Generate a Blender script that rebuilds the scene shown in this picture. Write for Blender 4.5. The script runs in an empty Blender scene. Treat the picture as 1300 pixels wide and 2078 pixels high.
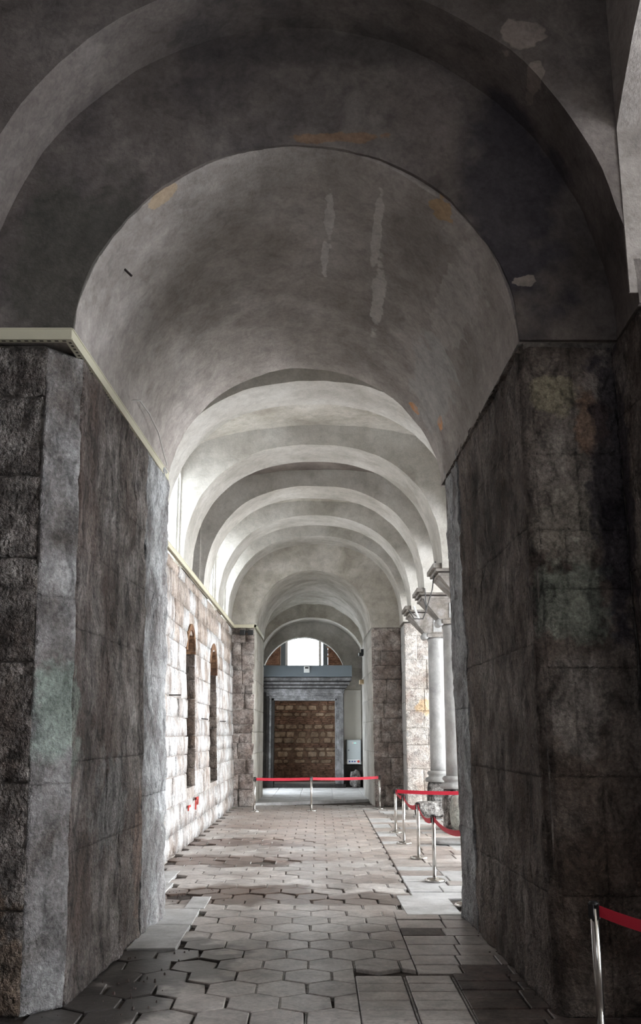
import bpy, bmesh, math, random
from mathutils import Vector, noise

R = random.Random(7)
SC = bpy.context.scene
COL = SC.collection
PI = math.pi

# ------------------------------------------------------------------ camera, sky, light, exposure
F_PX, W_PX = 1900.0, 1300.0
cd = bpy.data.cameras.new('camera')
cam = bpy.data.objects.new('camera', cd); COL.objects.link(cam)
cd.sensor_fit = 'HORIZONTAL'; cd.sensor_width = 36.0; cd.lens = 36.0 * F_PX / W_PX
cd.clip_start = 0.05; cd.clip_end = 300
cam.location = (0, 0, 2.2)
cam.rotation_euler = (PI / 2 + math.atan(451 / F_PX), 0, 0)
SC.camera = cam

SC.view_settings.view_transform = 'Standard'
SC.view_settings.look = 'None'
SC.view_settings.gamma = 1.0
SC.view_settings.use_curve_mapping = False
SC.view_settings.exposure = 0.2

SC.cycles.max_bounces = 5; SC.cycles.diffuse_bounces = 4; SC.cycles.glossy_bounces = 2
SC.cycles.use_adaptive_sampling = True; SC.cycles.adaptive_threshold = 0.12

world = bpy.data.worlds.new('overcast_sky'); SC.world = world
world.use_nodes = True
bg = world.node_tree.nodes['Background']
bg.inputs[0].default_value = (0.88, 0.94, 1.0, 1)
bg.inputs[1].default_value = 3.0

AISLE_WINDOW = 5.0      # brightness of the daylit panes in the aisle wall
END_WINDOW = 14.0        # the window over the far doorway
NAVE_WINDOW = 29.0        # big windows across the nave
NEAR_WINDOW = 26.0
BACK_FILL = 2.0     # unseen window added behind the camera for frontal fill light
LOBBY_WINDOW = 12.0

# ------------------------------------------------------------------ materials
class NT:
    def __init__(s, name):
        s.m = bpy.data.materials.new(name); s.m.use_nodes = True
        s.t = s.m.node_tree; s.n = s.t.nodes; s.l = s.t.links
        s.b = s.n['Principled BSDF']
        s.pos = s.n.new('ShaderNodeNewGeometry').outputs['Position']
    def link(s, a, b): s.l.new(a, b)
    def mapped(s, scale=(1, 1, 1), loc=(0, 0, 0)):
        k = s.n.new('ShaderNodeMapping'); k.inputs['Scale'].default_value = scale; k.inputs['Location'].default_value = loc
        s.link(s.pos, k.inputs['Vector']); return k.outputs[0]
    def noise(s, scale, detail=6, rough=.6, vec=None, dist=0.0):
        k = s.n.new('ShaderNodeTexNoise'); k.inputs['Scale'].default_value = scale
        k.inputs['Detail'].default_value = detail; k.inputs['Roughness'].default_value = rough
        k.inputs['Distortion'].default_value = dist
        s.link(vec or s.pos, k.inputs['Vector']); return k.outputs['Fac']
    def voro(s, scale, vec=None, feat='F1', out='Distance'):
        k = s.n.new('ShaderNodeTexVoronoi'); k.feature = feat; k.inputs['Scale'].default_value = scale
        s.link(vec or s.pos, k.inputs['Vector']); return k.outputs[out]
    def ramp(s, fac, stops):
        k = s.n.new('ShaderNodeValToRGB'); e = k.color_ramp.elements
        while len(e) < len(stops): e.new(.5)
        for i, (p, c) in enumerate(stops):
            e[i].position = p; e[i].color = (c if not isinstance(c, (int, float)) else (c, c, c)) + (1,) if not isinstance(c, (int, float)) else (c, c, c, 1)
        s.link(fac, k.inputs[0]); return k.outputs[0]
    def mix(s, fac, a, b, mode='MIX'):
        k = s.n.new('ShaderNodeMix'); k.data_type = 'RGBA'; k.blend_type = mode
        for sock, v in ((k.inputs[0], fac), (k.inputs[6], a), (k.inputs[7], b)):
            if isinstance(v, (int, float)): sock.default_value = v
            elif isinstance(v, tuple): sock.default_value = v + (1,)
            else: s.link(v, sock)
        return k.outputs[2]
    def math(s, op, a, b=0.0, clamp=False):
        k = s.n.new('ShaderNodeMath'); k.operation = op; k.use_clamp = clamp
        for sock, v in ((k.inputs[0], a), (k.inputs[1], b)):
            if isinstance(v, (int, float)): sock.default_value = v
            else: s.link(v, sock)
        return k.outputs[0]
    def rnd(s): return s.n.new('ShaderNodeObjectInfo').outputs['Random']
    def spot(s, c, r, edge=.5, nscale=4.0):
        """soft blot with a ragged edge, around a point of the wall"""
        m = s.n.new('ShaderNodeMapping'); m.vector_type = 'POINT'
        m.inputs['Scale'].default_value = tuple(1 / q for q in r)
        m.inputs['Location'].default_value = tuple(-c[i] / r[i] for i in range(3))
        s.link(s.pos, m.inputs[0])
        v = s.n.new('ShaderNodeVectorMath'); v.operation = 'LENGTH'; s.link(m.outputs[0], v.inputs[0])
        d = s.math('ADD', v.outputs['Value'], s.math('MULTIPLY', s.math('SUBTRACT', s.noise(nscale, 3), .5), 2.2))
        k = s.n.new('ShaderNodeMapRange'); k.inputs[1].default_value = 1 - edge * .5; k.inputs[2].default_value = 1 + edge * .5
        k.inputs[3].default_value = 1; k.inputs[4].default_value = 0
        s.link(d, k.inputs[0]); return k.outputs[0]

def stone(name, cols, scale=1.2, stain=None, stain_amt=.5, vary=.2, bump=.6, dist=.03, rough=.9, spots=(), speck=.35, bs=1.0, streak=.35, pits=.5, medz=1.0):
    s = NT(name)
    n1 = s.noise(scale, 6, .62, dist=.3)
    c = s.ramp(n1, cols)
    if stain:
        f = s.ramp(s.noise(scale * .9, 5, .65, s.mapped((1, 1, streak), (7, 3, 1))), [(.48, 0.0), (.66, 1.0)])
        c = s.mix(s.math('MULTIPLY', f, stain_amt), c, stain)
    for sp in spots:
        ce, ra, co, am = sp[:4]
        c = s.mix(s.math('MULTIPLY', s.spot(ce, ra, sp[4] if len(sp) > 4 else .3, sp[5] if len(sp) > 5 else 4.0), am), c, co)
    med = s.ramp(s.noise(5.5 * bs, 4, .7, s.mapped((1, 1, medz), (2, 8, 5)), dist=.6), [(.34, 1 - 1.2 * speck), (.5, 1.0), (.68, 1 + .9 * speck)])
    c = s.mix(1.0, c, med, 'MULTIPLY')
    fine = s.ramp(s.noise(26 * bs, 3, .7), [(.3, 1 - speck), (.7, 1 + speck * .6)])
    c = s.mix(1.0, c, fine, 'MULTIPLY')
    v = s.math('ADD', s.math('MULTIPLY', s.rnd(), vary), 1 - vary / 2)
    cc = s.n.new('ShaderNodeCombineColor')
    for i in range(3): s.link(v, cc.inputs[i])
    c = s.mix(1.0, c, cc.outputs[0], 'MULTIPLY')
    s.link(c, s.b.inputs['Base Color'])
    s.b.inputs['Roughness'].default_value = rough
    s.b.inputs['Specular IOR Level'].default_value = .3
    h = s.math('ADD', s.math('MULTIPLY', s.noise(7 * bs, 5, .7), 1.0), s.math('MULTIPLY', s.noise(34 * bs, 2, .7), .45))
    if pits:
        h = s.math('ADD', h, s.math('MULTIPLY', s.math('MINIMUM', s.voro(16 * bs, s.mapped((1, 1, .7))), .35), pits))
    k = s.n.new('ShaderNodeBump'); k.inputs['Strength'].default_value = bump; k.inputs['Distance'].default_value = dist
    s.link(h, k.inputs['Height']); s.link(k.outputs[0], s.b.inputs['Normal'])
    return s.m

def plain(name, col, rough=.5, metal=0.0, bump=0.0, var=0.0, nscale=30):
    s = NT(name)
    s.b.inputs['Base Color'].default_value = col + (1,)
    s.b.inputs['Roughness'].default_value = rough; s.b.inputs['Metallic'].default_value = metal
    if var:
        c = s.mix(s.noise(nscale, 4), tuple(q * (1 - var) for q in col), tuple(min(1, q * (1 + var)) for q in col))
        s.link(c, s.b.inputs['Base Color'])
    if bump:
        k = s.n.new('ShaderNodeBump'); k.inputs['Strength'].default_value = bump; k.inputs['Distance'].default_value = .01
        s.link(s.noise(nscale, 5), k.inputs['Height']); s.link(k.outputs[0], s.b.inputs['Normal'])
    return s.m

def glow(name, col, strength):
    s = NT(name)
    s.b.inputs['Base Color'].default_value = (.6, .6, .6, 1)
    s.b.inputs['Emission Color'].default_value = col + (1,)
    s.b.inputs['Emission Strength'].default_value = strength
    return s.m

M = {}
M['pier_rough'] = stone('dark rough pier stone', [(.34, (.03, .024, .02)), (.46, (.11, .093, .084)), (.57, (.2, .178, .162)), (.7, (.36, .33, .305))],
    1.5, (.13, .085, .06), .5, .2, 1.0, .12, spots=[((-3.1, 8.2, .35), (.9, .3, .6), (.2, .14, .095), .7)], pits=.8, speck=.55)
M['pier_left'] = stone('pier stone with worn plaster', [(.36, (.07, .056, .049)), (.47, (.17, .148, .136)), (.57, (.25, .225, .21)), (.72, (.4, .37, .355))],
    1.1, (.1, .07, .058), .8, .12, 1.0, .08, pits=.8, streak=.4, speck=.55, medz=.4,
    spots=[((-2.15, 8.3, 2.2), (.35, .4, .55), (.25, .29, .25), .6), ((-2.05, 9.8, 1.5), (.4, .6, .5), (.2, .195, .19), .7), ((-2.05, 11.2, 1.0), (.3, .35, .7), (.23, .16, .13), .6)])
M['pier_end_lit'] = stone('pier end plaster paled for bay light', [(.36, (.19, .18, .18)), (.5, (.38, .385, .39)), (.66, (.56, .575, .59))],
    1.6, (.2, .17, .16), .5, .1, 1.0, .06, pits=.7, streak=.4, speck=.4, medz=.5)  # plaster paled so the end band carries light from the bay
M['pier_corner_lit'] = stone('grey corner plaster with painted side light', [(.36, (.13, .115, .105)), (.5, (.27, .257, .25)), (.66, (.42, .415, .41))],
    1.4, (.15, .12, .11), .5, .1, 1.0, .06, pits=.6, streak=.5, speck=.4, medz=.5, spots=[((-2.2, 8.3, 2.4), (.35, .4, .45), (.3, .37, .32), .6, .3, 3)])  # corner plaster lightened to paint side light onto the chamfer
M['pier_right'] = stone('brown pier stone with plaster remains', [(.36, (.06, .046, .039)), (.46, (.15, .122, .106)), (.57, (.23, .198, .178)), (.72, (.35, .315, .285))],
    1.0, (.1, .07, .055), .7, .12, 1.0, .07, pits=.8, streak=.45, speck=.5, medz=.5,
    spots=[((2.15, 8.2, 5.25), (.2, .3, .2), (.36, .32, .23), .8), ((2.5, 8.2, 5.0), (.16, .3, .3), (.27, .15, .09), .6), ((2.22, 8.2, 3.35), (.3, .3, .4), (.25, .27, .23), .8),
           ((2.22, 8.2, 4.0), (.3, .3, .35), (.33, .3, .26), .6), ((2.65, 8.2, 4.5), (.18, .3, 1.3), (.035, .032, .045), .75), ((2.2, 8.2, 2.4), (.22, .3, .5), (.32, .29, .27), .5)])
M['wall_white'] = stone('whitewashed ashlar', [(.33, (.3, .25, .215)), (.42, (.48, .435, .405)), (.5, (.64, .63, .62)), (.66, (.78, .785, .79))],
    1.3, (.42, .34, .29), .5, .25, 1.0, .07, pits=.7, streak=.35, speck=.34, medz=.5)
M['wall_upper_stone'] = stone('brown upper ashlar', [(.3, (.26, .205, .17)), (.5, (.42, .36, .315)), (.7, (.56, .51, .475))],
    1.3, (.25, .18, .14), .5, .25, 1.0, .04, pits=.5, streak=.3)
M['pier_far'] = stone('pinkish grey ashlar', [(.3, (.15, .115, .1)), (.47, (.29, .245, .22)), (.6, (.39, .35, .325)), (.76, (.52, .485, .46))],
    2.0, (.17, .115, .095), .45, .3, 1.0, .05, pits=.7, speck=.45)
M['pier_pale'] = stone('pale hammered stone', [(.3, (.4, .33, .29)), (.5, (.56, .52, .48)), (.72, (.7, .67, .64))],
    2.2, (.42, .36, .3), .4, .2, 1.0, .05, pits=.8, spots=[((3.2, 29.2, 3.0), (.25, .3, .25), (.62, .42, .22), .7)])
M['plaster_vault'] = stone('taupe vault plaster', [(.32, (.27, .24, .22)), (.5, (.36, .325, .302)), (.68, (.46, .425, .4))],
    .9, (.2, .175, .16), .7, .1, .5, .02, pits=.0, streak=1.0, speck=.15,
    spots=[((1.32, 12.4, 6.66), (.1, .1, .09), (.62, .3, .13), .9, .1, 5), ((1.6, 11.9, 6.25), (.06, .16, .1), (.62, .3, .13), .9, .1, 5),
           ((.1, 9.2, 7.75), (.05, .5, .3), (.56, .535, .51), 1.0, .12, 5), ((.05, 10.0, 7.65), (.04, .35, .3), (.56, .535, .51), 1.0, .12, 5),
           ((.62, 9.2, 7.6), (.05, .7, .3), (.52, .49, .465), .85, .2, 4), ((.7, 10.5, 7.4), (.07, .8, .3), (.52, .49, .465), .85, .2, 4),
           ((1.2, 8.35, 7.3), (.16, .12, .16), (.42, .28, .15), .8, .1, 5), ((-1.55, 8.3, 7.4), (.2, .1, .14), (.4, .29, .18), .7, .1, 5),
           ((1.5, 9.6, 6.8), (.25, 1.0, .35), (.43, .4, .375), .6, .1, 3), ((-1.95, 9.8, 6.5), (.2, .8, .4), (.38, .35, .33), .5, .1, 3),
           ((1.45, 11.4, 6.6), (.3, 1.0, .5), (.42, .42, .41), .5, .2, 3)])
M['plaster_dark'] = stone('dark brown plaster', [(.32, (.09, .076, .069)), (.5, (.15, .128, .118)), (.7, (.21, .185, .17))],
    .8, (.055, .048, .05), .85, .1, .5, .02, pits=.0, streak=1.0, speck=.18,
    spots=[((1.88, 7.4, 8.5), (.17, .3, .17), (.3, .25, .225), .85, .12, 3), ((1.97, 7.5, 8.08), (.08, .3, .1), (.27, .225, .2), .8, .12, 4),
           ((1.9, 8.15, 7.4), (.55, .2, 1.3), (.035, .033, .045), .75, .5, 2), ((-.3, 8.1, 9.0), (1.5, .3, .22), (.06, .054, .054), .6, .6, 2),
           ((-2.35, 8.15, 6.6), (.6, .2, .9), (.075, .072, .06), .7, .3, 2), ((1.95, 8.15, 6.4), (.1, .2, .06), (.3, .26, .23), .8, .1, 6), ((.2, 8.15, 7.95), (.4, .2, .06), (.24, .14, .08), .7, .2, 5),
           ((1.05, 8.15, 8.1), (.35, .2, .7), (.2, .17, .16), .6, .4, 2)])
M['plaster_bay'] = stone('pale grey vault plaster', [(.34, (.31, .285, .24)), (.48, (.43, .405, .355)), (.66, (.56, .535, .49))],
    .9, (.31, .28, .245), .55, .1, .5, .02, pits=.0, streak=1.0, speck=.12)
M['plaster_rib'] = stone('light rib plaster', [(.34, (.37, .35, .31)), (.48, (.49, .47, .43)), (.66, (.6, .585, .55))],
    .9, (.4, .375, .34), .4, .1, .5, .02, pits=.0, streak=1.0, speck=.1)
M['plaster_unlit'] = stone('brown plaster darkened for the windowless bay', [(.32, (.17, .145, .13)), (.5, (.24, .21, .19)), (.7, (.31, .28, .255))],
    .9, (.13, .11, .1), .5, .1, .5, .02, pits=.0, streak=1.0, speck=.12)  # darker copy of the bay plaster, shade of the windowless section in the colour
M['mortar'] = stone('mortar bed', [(.3, (.1, .085, .075)), (.7, (.2, .18, .165))], 3, None, 0, 0, .8, .03)
M['mortar_pale'] = stone('pale mortar bed', [(.3, (.3, .26, .23)), (.7, (.48, .44, .41))], 3, None, 0, 0, .8, .03)
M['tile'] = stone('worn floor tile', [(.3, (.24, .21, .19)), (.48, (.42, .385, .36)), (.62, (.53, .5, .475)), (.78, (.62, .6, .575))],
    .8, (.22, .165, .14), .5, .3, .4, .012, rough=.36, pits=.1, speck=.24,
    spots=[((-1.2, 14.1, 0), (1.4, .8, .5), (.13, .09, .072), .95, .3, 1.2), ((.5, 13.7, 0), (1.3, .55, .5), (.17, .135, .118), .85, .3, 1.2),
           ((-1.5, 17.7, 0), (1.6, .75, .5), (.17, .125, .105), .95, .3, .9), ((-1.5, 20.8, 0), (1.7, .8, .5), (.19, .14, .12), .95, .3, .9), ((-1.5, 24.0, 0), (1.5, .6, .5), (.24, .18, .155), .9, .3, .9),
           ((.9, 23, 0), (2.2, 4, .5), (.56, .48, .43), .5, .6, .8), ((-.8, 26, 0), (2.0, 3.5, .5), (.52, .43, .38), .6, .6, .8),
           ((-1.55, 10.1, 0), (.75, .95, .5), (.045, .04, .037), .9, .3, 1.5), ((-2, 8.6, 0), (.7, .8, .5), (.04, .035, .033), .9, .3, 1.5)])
M['tile_dark'] = stone('dark worn brick paving', [(.3, (.055, .042, .037)), (.5, (.1, .08, .072)), (.7, (.15, .12, .11))], 1.5, (.14, .09, .075), .5, .5, .6, .02, rough=.6)
M['slab'] = stone('pale marble paving slab', [(.3, (.38, .38, .37)), (.5, (.5, .5, .5)), (.7, (.62, .62, .62))], 2.0, (.4, .38, .36), .3, .1, .35, .01, rough=.55, pits=.1, speck=.12)
M['grout'] = stone('floor bedding', [(.3, (.05, .04, .034)), (.7, (.13, .108, .094))], 4, None, 0, 0, .8, .02)
M['joint'] = stone('pale joint mortar', [(.3, (.3, .28, .26)), (.7, (.42, .4, .38))], 6, None, 0, .1, .5, .01)
M['marble'] = stone('grey column marble', [(.3, (.27, .27, .265)), (.5, (.4, .4, .395)), (.7, (.52, .52, .515))], 1.6, (.22, .21, .185), .6, .1, .25, .01, rough=.55, pits=0, speck=.08, streak=.25)
M['marble_shade'] = stone('capital marble darkened for shade', [(.3, (.12, .105, .09)), (.5, (.23, .21, .19)), (.7, (.38, .37, .36))], 3, (.22, .19, .16), .5, .1, .4, .015, rough=.7, pits=0, speck=.2)  # darkened to put the shading of the capitals into the colour
M['brick_niche'] = stone('dark niche brick', [(.3, (.1, .05, .03)), (.5, (.2, .11, .065)), (.7, (.3, .18, .1))], 3, (.05, .03, .02), .5, .5, .7, .02)  # darker than the other brick
M['jamb'] = stone('dark brown niche stone', [(.3, (.06, .045, .036)), (.5, (.13, .105, .088)), (.7, (.2, .17, .15))], 2.5, (.09, .055, .035), .6, .4, 1.0, .05, pits=.6)
M['rubble'] = stone('pitted pedestal stone', [(.35, (.1, .09, .085)), (.5, (.28, .265, .25)), (.65, (.5, .49, .47))], 5, (.12, .1, .09), .4, .2, 1.0, .06, pits=.9, speck=.6)
M['block_green'] = stone('grey green stone block', [(.3, (.36, .39, .35)), (.7, (.52, .55, .5))], 3, None, 0, .1, .7, .02)
M['door_marble'] = stone('streaked grey door marble', [(.3, (.09, .088, .088)), (.5, (.19, .187, .187)), (.72, (.34, .34, .35))], 3, (.1, .095, .09), .6, .15, .4, .015, rough=.55, pits=0, streak=.12)
M['door_marble_dark'] = stone('dark door marble and painted shade', [(.3, (.014, .012, .011)), (.55, (.03, .027, .025)), (.75, (.07, .065, .06))], 3, (.03, .027, .025), .6, .15, .5, .015, rough=.6, pits=0, streak=.12)  # dark copy of the door marble, used for painted shade too
M['brick'] = stone('brown brick', [(.3, (.16, .085, .055)), (.5, (.28, .16, .11)), (.7, (.4, .26, .19))], 3, (.1, .06, .045), .4, .5, .7, .02)
M['rubble_stone'] = stone('tan rubble stone', [(.3, (.26, .18, .12)), (.5, (.42, .31, .22)), (.7, (.56, .45, .34))], 3, (.16, .1, .07), .3, .4, .7, .02)
M['brick_mortar'] = stone('brown mortar', [(.3, (.15, .09, .06)), (.7, (.3, .2, .14))], 3, None, 0, 0, .8, .03)
M['cream'] = plain('cream painted tray', (.56, .53, .4), .45, 0, .15, .06, 8)
M['cream_dark'] = plain('tray perforations', (.08, .07, .05), .8)
M['steel'] = plain('brushed steel', (.62, .6, .57), .22, 1.0, .05, .05, 60)
M['black'] = plain('black plastic', (.012, .012, .013), .35)
M['red'] = plain('red webbing', (.5, .012, .035), .65, 0, .2, .12, 300)
M['bluegrey'] = plain('blue grey painted beam', (.135, .16, .178), .5, 0, .1, .08, 3)
M['white_plastic'] = plain('white plastic', (.75, .77, .76), .4)
M['cabinet'] = plain('grey cabinet enamel', (.42, .46, .47), .4, 0, 0, .05, 3)
M['cabinet_light'] = plain('pale cabinet panel', (.72, .74, .75), .4)
M['blue_knob'] = plain('blue button', (.02, .06, .25), .4)
M['red_knob'] = plain('red knob', (.5, .03, .02), .4)
M['lamp_green'] = glow('green indicator', (.1, .9, .6), 2.0)
M['lamp_red'] = glow('red indicator', (.9, .2, .15), 1.0)
M['panel_cream'] = plain('cream wall board', (.52, .5, .45), .8, 0, .1, .06, 4)
M['frame_blue'] = plain('grey blue window frame', (.12, .15, .17), .5)
M['wood'] = plain('raw wood block', (.5, .38, .24), .7, 0, .2, .15, 20)
M['cable'] = plain('pale cable', (.5, .48, .46), .6)
M['cable_dark'] = plain('dark cable', (.06, .06, .06), .6)
M['iron'] = plain('rusted iron', (.03, .022, .02), .8)
M['redpaint'] = plain('red paint', (.5, .05, .04), .8)
M['pane'] = glow('daylit pane', (.9, .955, 1.0), AISLE_WINDOW)
M['pane_end'] = glow('daylit end pane', (.9, .96, 1.0), END_WINDOW)
M['pane_nave'] = glow('daylit nave pane', (.95, .975, 1.0), NAVE_WINDOW)
M['pane_lobby'] = glow('daylit lobby pane', (.85, .92, 1.0), LOBBY_WINDOW)
M['pane_back_fill'] = glow('added back fill pane', (.9, .94, 1.0), BACK_FILL)
M['pane_near'] = glow('daylit near pane', (.9, .94, 1.0), NEAR_WINDOW)

# ------------------------------------------------------------------ mesh helpers
def obj(name, verts, faces, mat, parent=None, smooth=False, fix=False):
    me = bpy.data.meshes.new(name); me.from_pydata([tuple(v) for v in verts], [], faces)
    if fix:
        bm = bmesh.new(); bm.from_mesh(me); bmesh.ops.recalc_face_normals(bm, faces=bm.faces); bm.to_mesh(me); bm.free()
    me.materials.append(mat)
    if smooth:
        for p in me.polygons: p.use_smooth = True
    o = bpy.data.objects.new(name, me); COL.objects.link(o)
    if parent is not None:
        o.parent = parent
        if parent.type == 'EMPTY' or parent.location.length > 0: pass
    return o

def empty(name, loc=(0, 0, 0), rz=0):
    o = bpy.data.objects.new(name, None); COL.objects.link(o); o.location = loc; o.rotation_euler = (0, 0, rz)
    o.empty_display_size = .1
    return o

def tag(o, label=None, cat=None, group=None, kind=None):
    if label: o['label'] = label
    if cat: o['category'] = cat
    if group: o['group'] = group
    if kind: o['kind'] = kind
    return o

class MB:
    def __init__(s): s.v = []; s.f = []
    def add(s, v, f):
        b = len(s.v); s.v += [tuple(q) for q in v]; s.f += [[i + b for i in q] for q in f]; return s
    def box(s, x0, x1, y0, y1, z0, z1):
        return s.add([(x0, y0, z0), (x1, y0, z0), (x1, y1, z0), (x0, y1, z0), (x0, y0, z1), (x1, y0, z1), (x1, y1, z1), (x0, y1, z1)],
                     [(3, 2, 1, 0), (4, 5, 6, 7), (0, 1, 5, 4), (1, 2, 6, 5), (2, 3, 7, 6), (3, 0, 4, 7)])
    def bevbox(s, x0, x1, y0, y1, z0, z1, b=.01):
        bm = bmesh.new(); bmesh.ops.create_cube(bm, size=1)
        for v in bm.verts: v.co = Vector(((x0 + x1) / 2 + v.co.x * (x1 - x0), (y0 + y1) / 2 + v.co.y * (y1 - y0), (z0 + z1) / 2 + v.co.z * (z1 - z0)))
        bmesh.ops.bevel(bm, geom=bm.edges[:], offset=b, segments=2, affect='EDGES', profile=.5)
        bm.verts.index_update()
        s.add([v.co.copy() for v in bm.verts], [[v.index for v in f.verts] for f in bm.faces]); bm.free(); return s
    def prism(s, bot, top):
        n = len(bot)
        return s.add(list(bot) + list(top), [list(range(n - 1, -1, -1)), list(range(n, 2 * n))] + [(i, (i + 1) % n, n + (i + 1) % n, n + i) for i in range(n)])
    def lathe(s, prof, n=24, c=(0, 0), cap=True):
        v = []; f = []
        for r, z in prof:
            for k in range(n):
                a = 2 * PI * k / n; v.append((c[0] + r * math.cos(a), c[1] + r * math.sin(a), z))
        for j in range(len(prof) - 1):
            for k in range(n):
                f.append((j * n + k, j * n + (k + 1) % n, (j + 1) * n + (k + 1) % n, (j + 1) * n + k))
        if cap:
            f.append(list(range(n - 1, -1, -1))); m = (len(prof) - 1) * n; f.append([m + k for k in range(n)])
        return s.add(v, f)
    def tube(s, pts, r=.01, n=6):
        v = []; f = []; pts = [Vector(p) for p in pts]
        for i, p in enumerate(pts):
            d = (pts[min(i + 1, len(pts) - 1)] - pts[max(i - 1, 0)]).normalized()
            a = d.orthogonal().normalized() if i == 0 else (pa - d * pa.dot(d)).normalized()
            pa = a; b = d.cross(a)
            for k in range(n):
                t = 2 * PI * k / n; v.append(p + r * (a * math.cos(t) + b * math.sin(t)))
        for i in range(len(pts) - 1):
            for k in range(n): f.append((i * n + k, i * n + (k + 1) % n, (i + 1) * n + (k + 1) % n, (i + 1) * n + k))
        f.append(list(range(n - 1, -1, -1))); f.append([(len(pts) - 1) * n + k for k in range(n)])
        return s.add(v, f)
    def build(s, name, mat, parent=None, smooth=False, fix=True):
        return obj(name, s.v, s.f, mat, parent, smooth, fix)

def fr(p, s, o=5):
    return noise.fractal(Vector(p) * s, .7, 2.1, o)

def roughen(o, amp, sc, amp2=0, sc2=8):
    me = o.data; me.update()
    nn = [v.normal.copy() for v in me.vertices]
    for v, n in zip(me.vertices, nn):
        d = amp * fr(v.co, sc)
        if amp2: d += amp2 * fr(v.co, sc2, 3)
        v.co += n * d

def bil(A, B, C, D, u, v):
    return (A * (1 - u) + B * u) * (1 - v) + (D * (1 - u) + C * u) * v

NBLK = [0]
def ashlar(parent, A, B, C, D, courses, blen, mat, grid=.12, bulge=.012, joint=.014, depth=.05, amp=.012, nsc=3.0, skip=None, name='stone_block', rnd=.35, matfn=None, amp2=0.0, rim=.014):
    """courses of squared stones over the quad A(bottom start) B(bottom end) C D; normal = AB x AD"""
    A, B, C, D = map(Vector, (A, B, C, D))
    W = (B - A).length; H = (D - A).length
    N = (B - A).cross(D - A).normalized()
    zs = [0.0]
    while zs[-1] < H - 1e-3:
        h = R.choice(courses) * R.uniform(.93, 1.07)
        if H - (zs[-1] + h) < min(courses) * .55: h = H - zs[-1]
        zs.append(zs[-1] + h)
    for ci in range(len(zs) - 1):
        z0, z1 = zs[ci], zs[ci + 1]
        segs = [(0.0, W)]
        if skip: segs = skip(z0, z1, W)
        for (s0, s1) in segs:
            x = s0; first = True
            while x < s1 - 1e-3:
                l = blen * R.uniform(1 - rnd, 1 + rnd)
                if first: l *= R.uniform(.5, 1); first = False
                if s1 - (x + l) < blen * .4: l = s1 - x
                block(parent, A, B, C, D, N, W, H, x, x + l, z0, z1, mat if not matfn else matfn(x, z0), grid, bulge, joint, depth, amp, nsc, name, amp2, rim)
                x += l

def block(parent, A, B, C, D, N, W, H, x0, x1, z0, z1, mat, grid, bulge, joint, depth, amp, nsc, name, amp2, rim=.014):
    j = joint / 2
    w, h = x1 - x0, z1 - z0
    nx = max(2, int(round(w / grid))); nz = max(2, int(round(h / grid)))
    off = R.uniform(-bulge, bulge)
    v = []; f = []
    rx = min(.03, w * .2); rz = min(.03, h * .2)
    xs = [x0 + j] + [x0 + j + rx + (w - 2 * j - 2 * rx) * i / (nx - 2) for i in range(nx - 1)] + [x1 - j] if nx > 2 else [x0 + j, (x0 + x1) / 2, x1 - j]
    zz = [z0 + j] + [z0 + j + rz + (h - 2 * j - 2 * rz) * i / (nz - 2) for i in range(nz - 1)] + [z1 - j] if nz > 2 else [z0 + j, (z0 + z1) / 2, z1 - j]
    nx = len(xs) - 1; nz = len(zz) - 1
    for b, z in enumerate(zz):
        for a, x in enumerate(xs):
            edge = a in (0, nx) or b in (0, nz)
            p = bil(A, B, C, D, x / W, z / H)
            n1 = fr(p, nsc)
            d = off + amp * n1 - (rim if edge else 0)
            if amp2: d += amp2 * fr(p, nsc * 4, 3)
            if edge:
                wob = min(.012, rim) * fr(p + Vector((9, 3, 4)), 5, 2)
                q = bil(A, B, C, D, min(1, max(0, (x + (wob if 0 < b < nz else 0)) / W)), min(1, max(0, (z + (wob if 0 < a < nx else 0)) / H)))
                p = q
            v.append(p + N * d)
    s = nx + 1
    for b in range(nz):
        for a in range(nx): f.append((b * s + a, b * s + a + 1, (b + 1) * s + a + 1, (b + 1) * s + a))
    ring = [a for a in range(s)] + [b * s + nx for b in range(1, nz + 1)] + [nz * s + a for a in range(nx - 1, -1, -1)] + [b * s for b in range(nz - 1, 0, -1)]
    base = len(v)
    for i in ring: v.append(Vector(v[i]) - N * depth)
    m = len(ring)
    for i in range(m): f.append((ring[(i + 1) % m], ring[i], base + i, base + (i + 1) % m))
    o = obj(name, v, f, mat, parent, smooth=True)
    NBLK[0] += 1
    return o

def semi(cx, cz, rx, rz, n=40, a0=0.0, a1=PI):
    return [(cx - rx * math.cos(a0 + (a1 - a0) * i / n), cz + rz * math.sin(a0 + (a1 - a0) * i / n)) for i in range(n + 1)]

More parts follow.
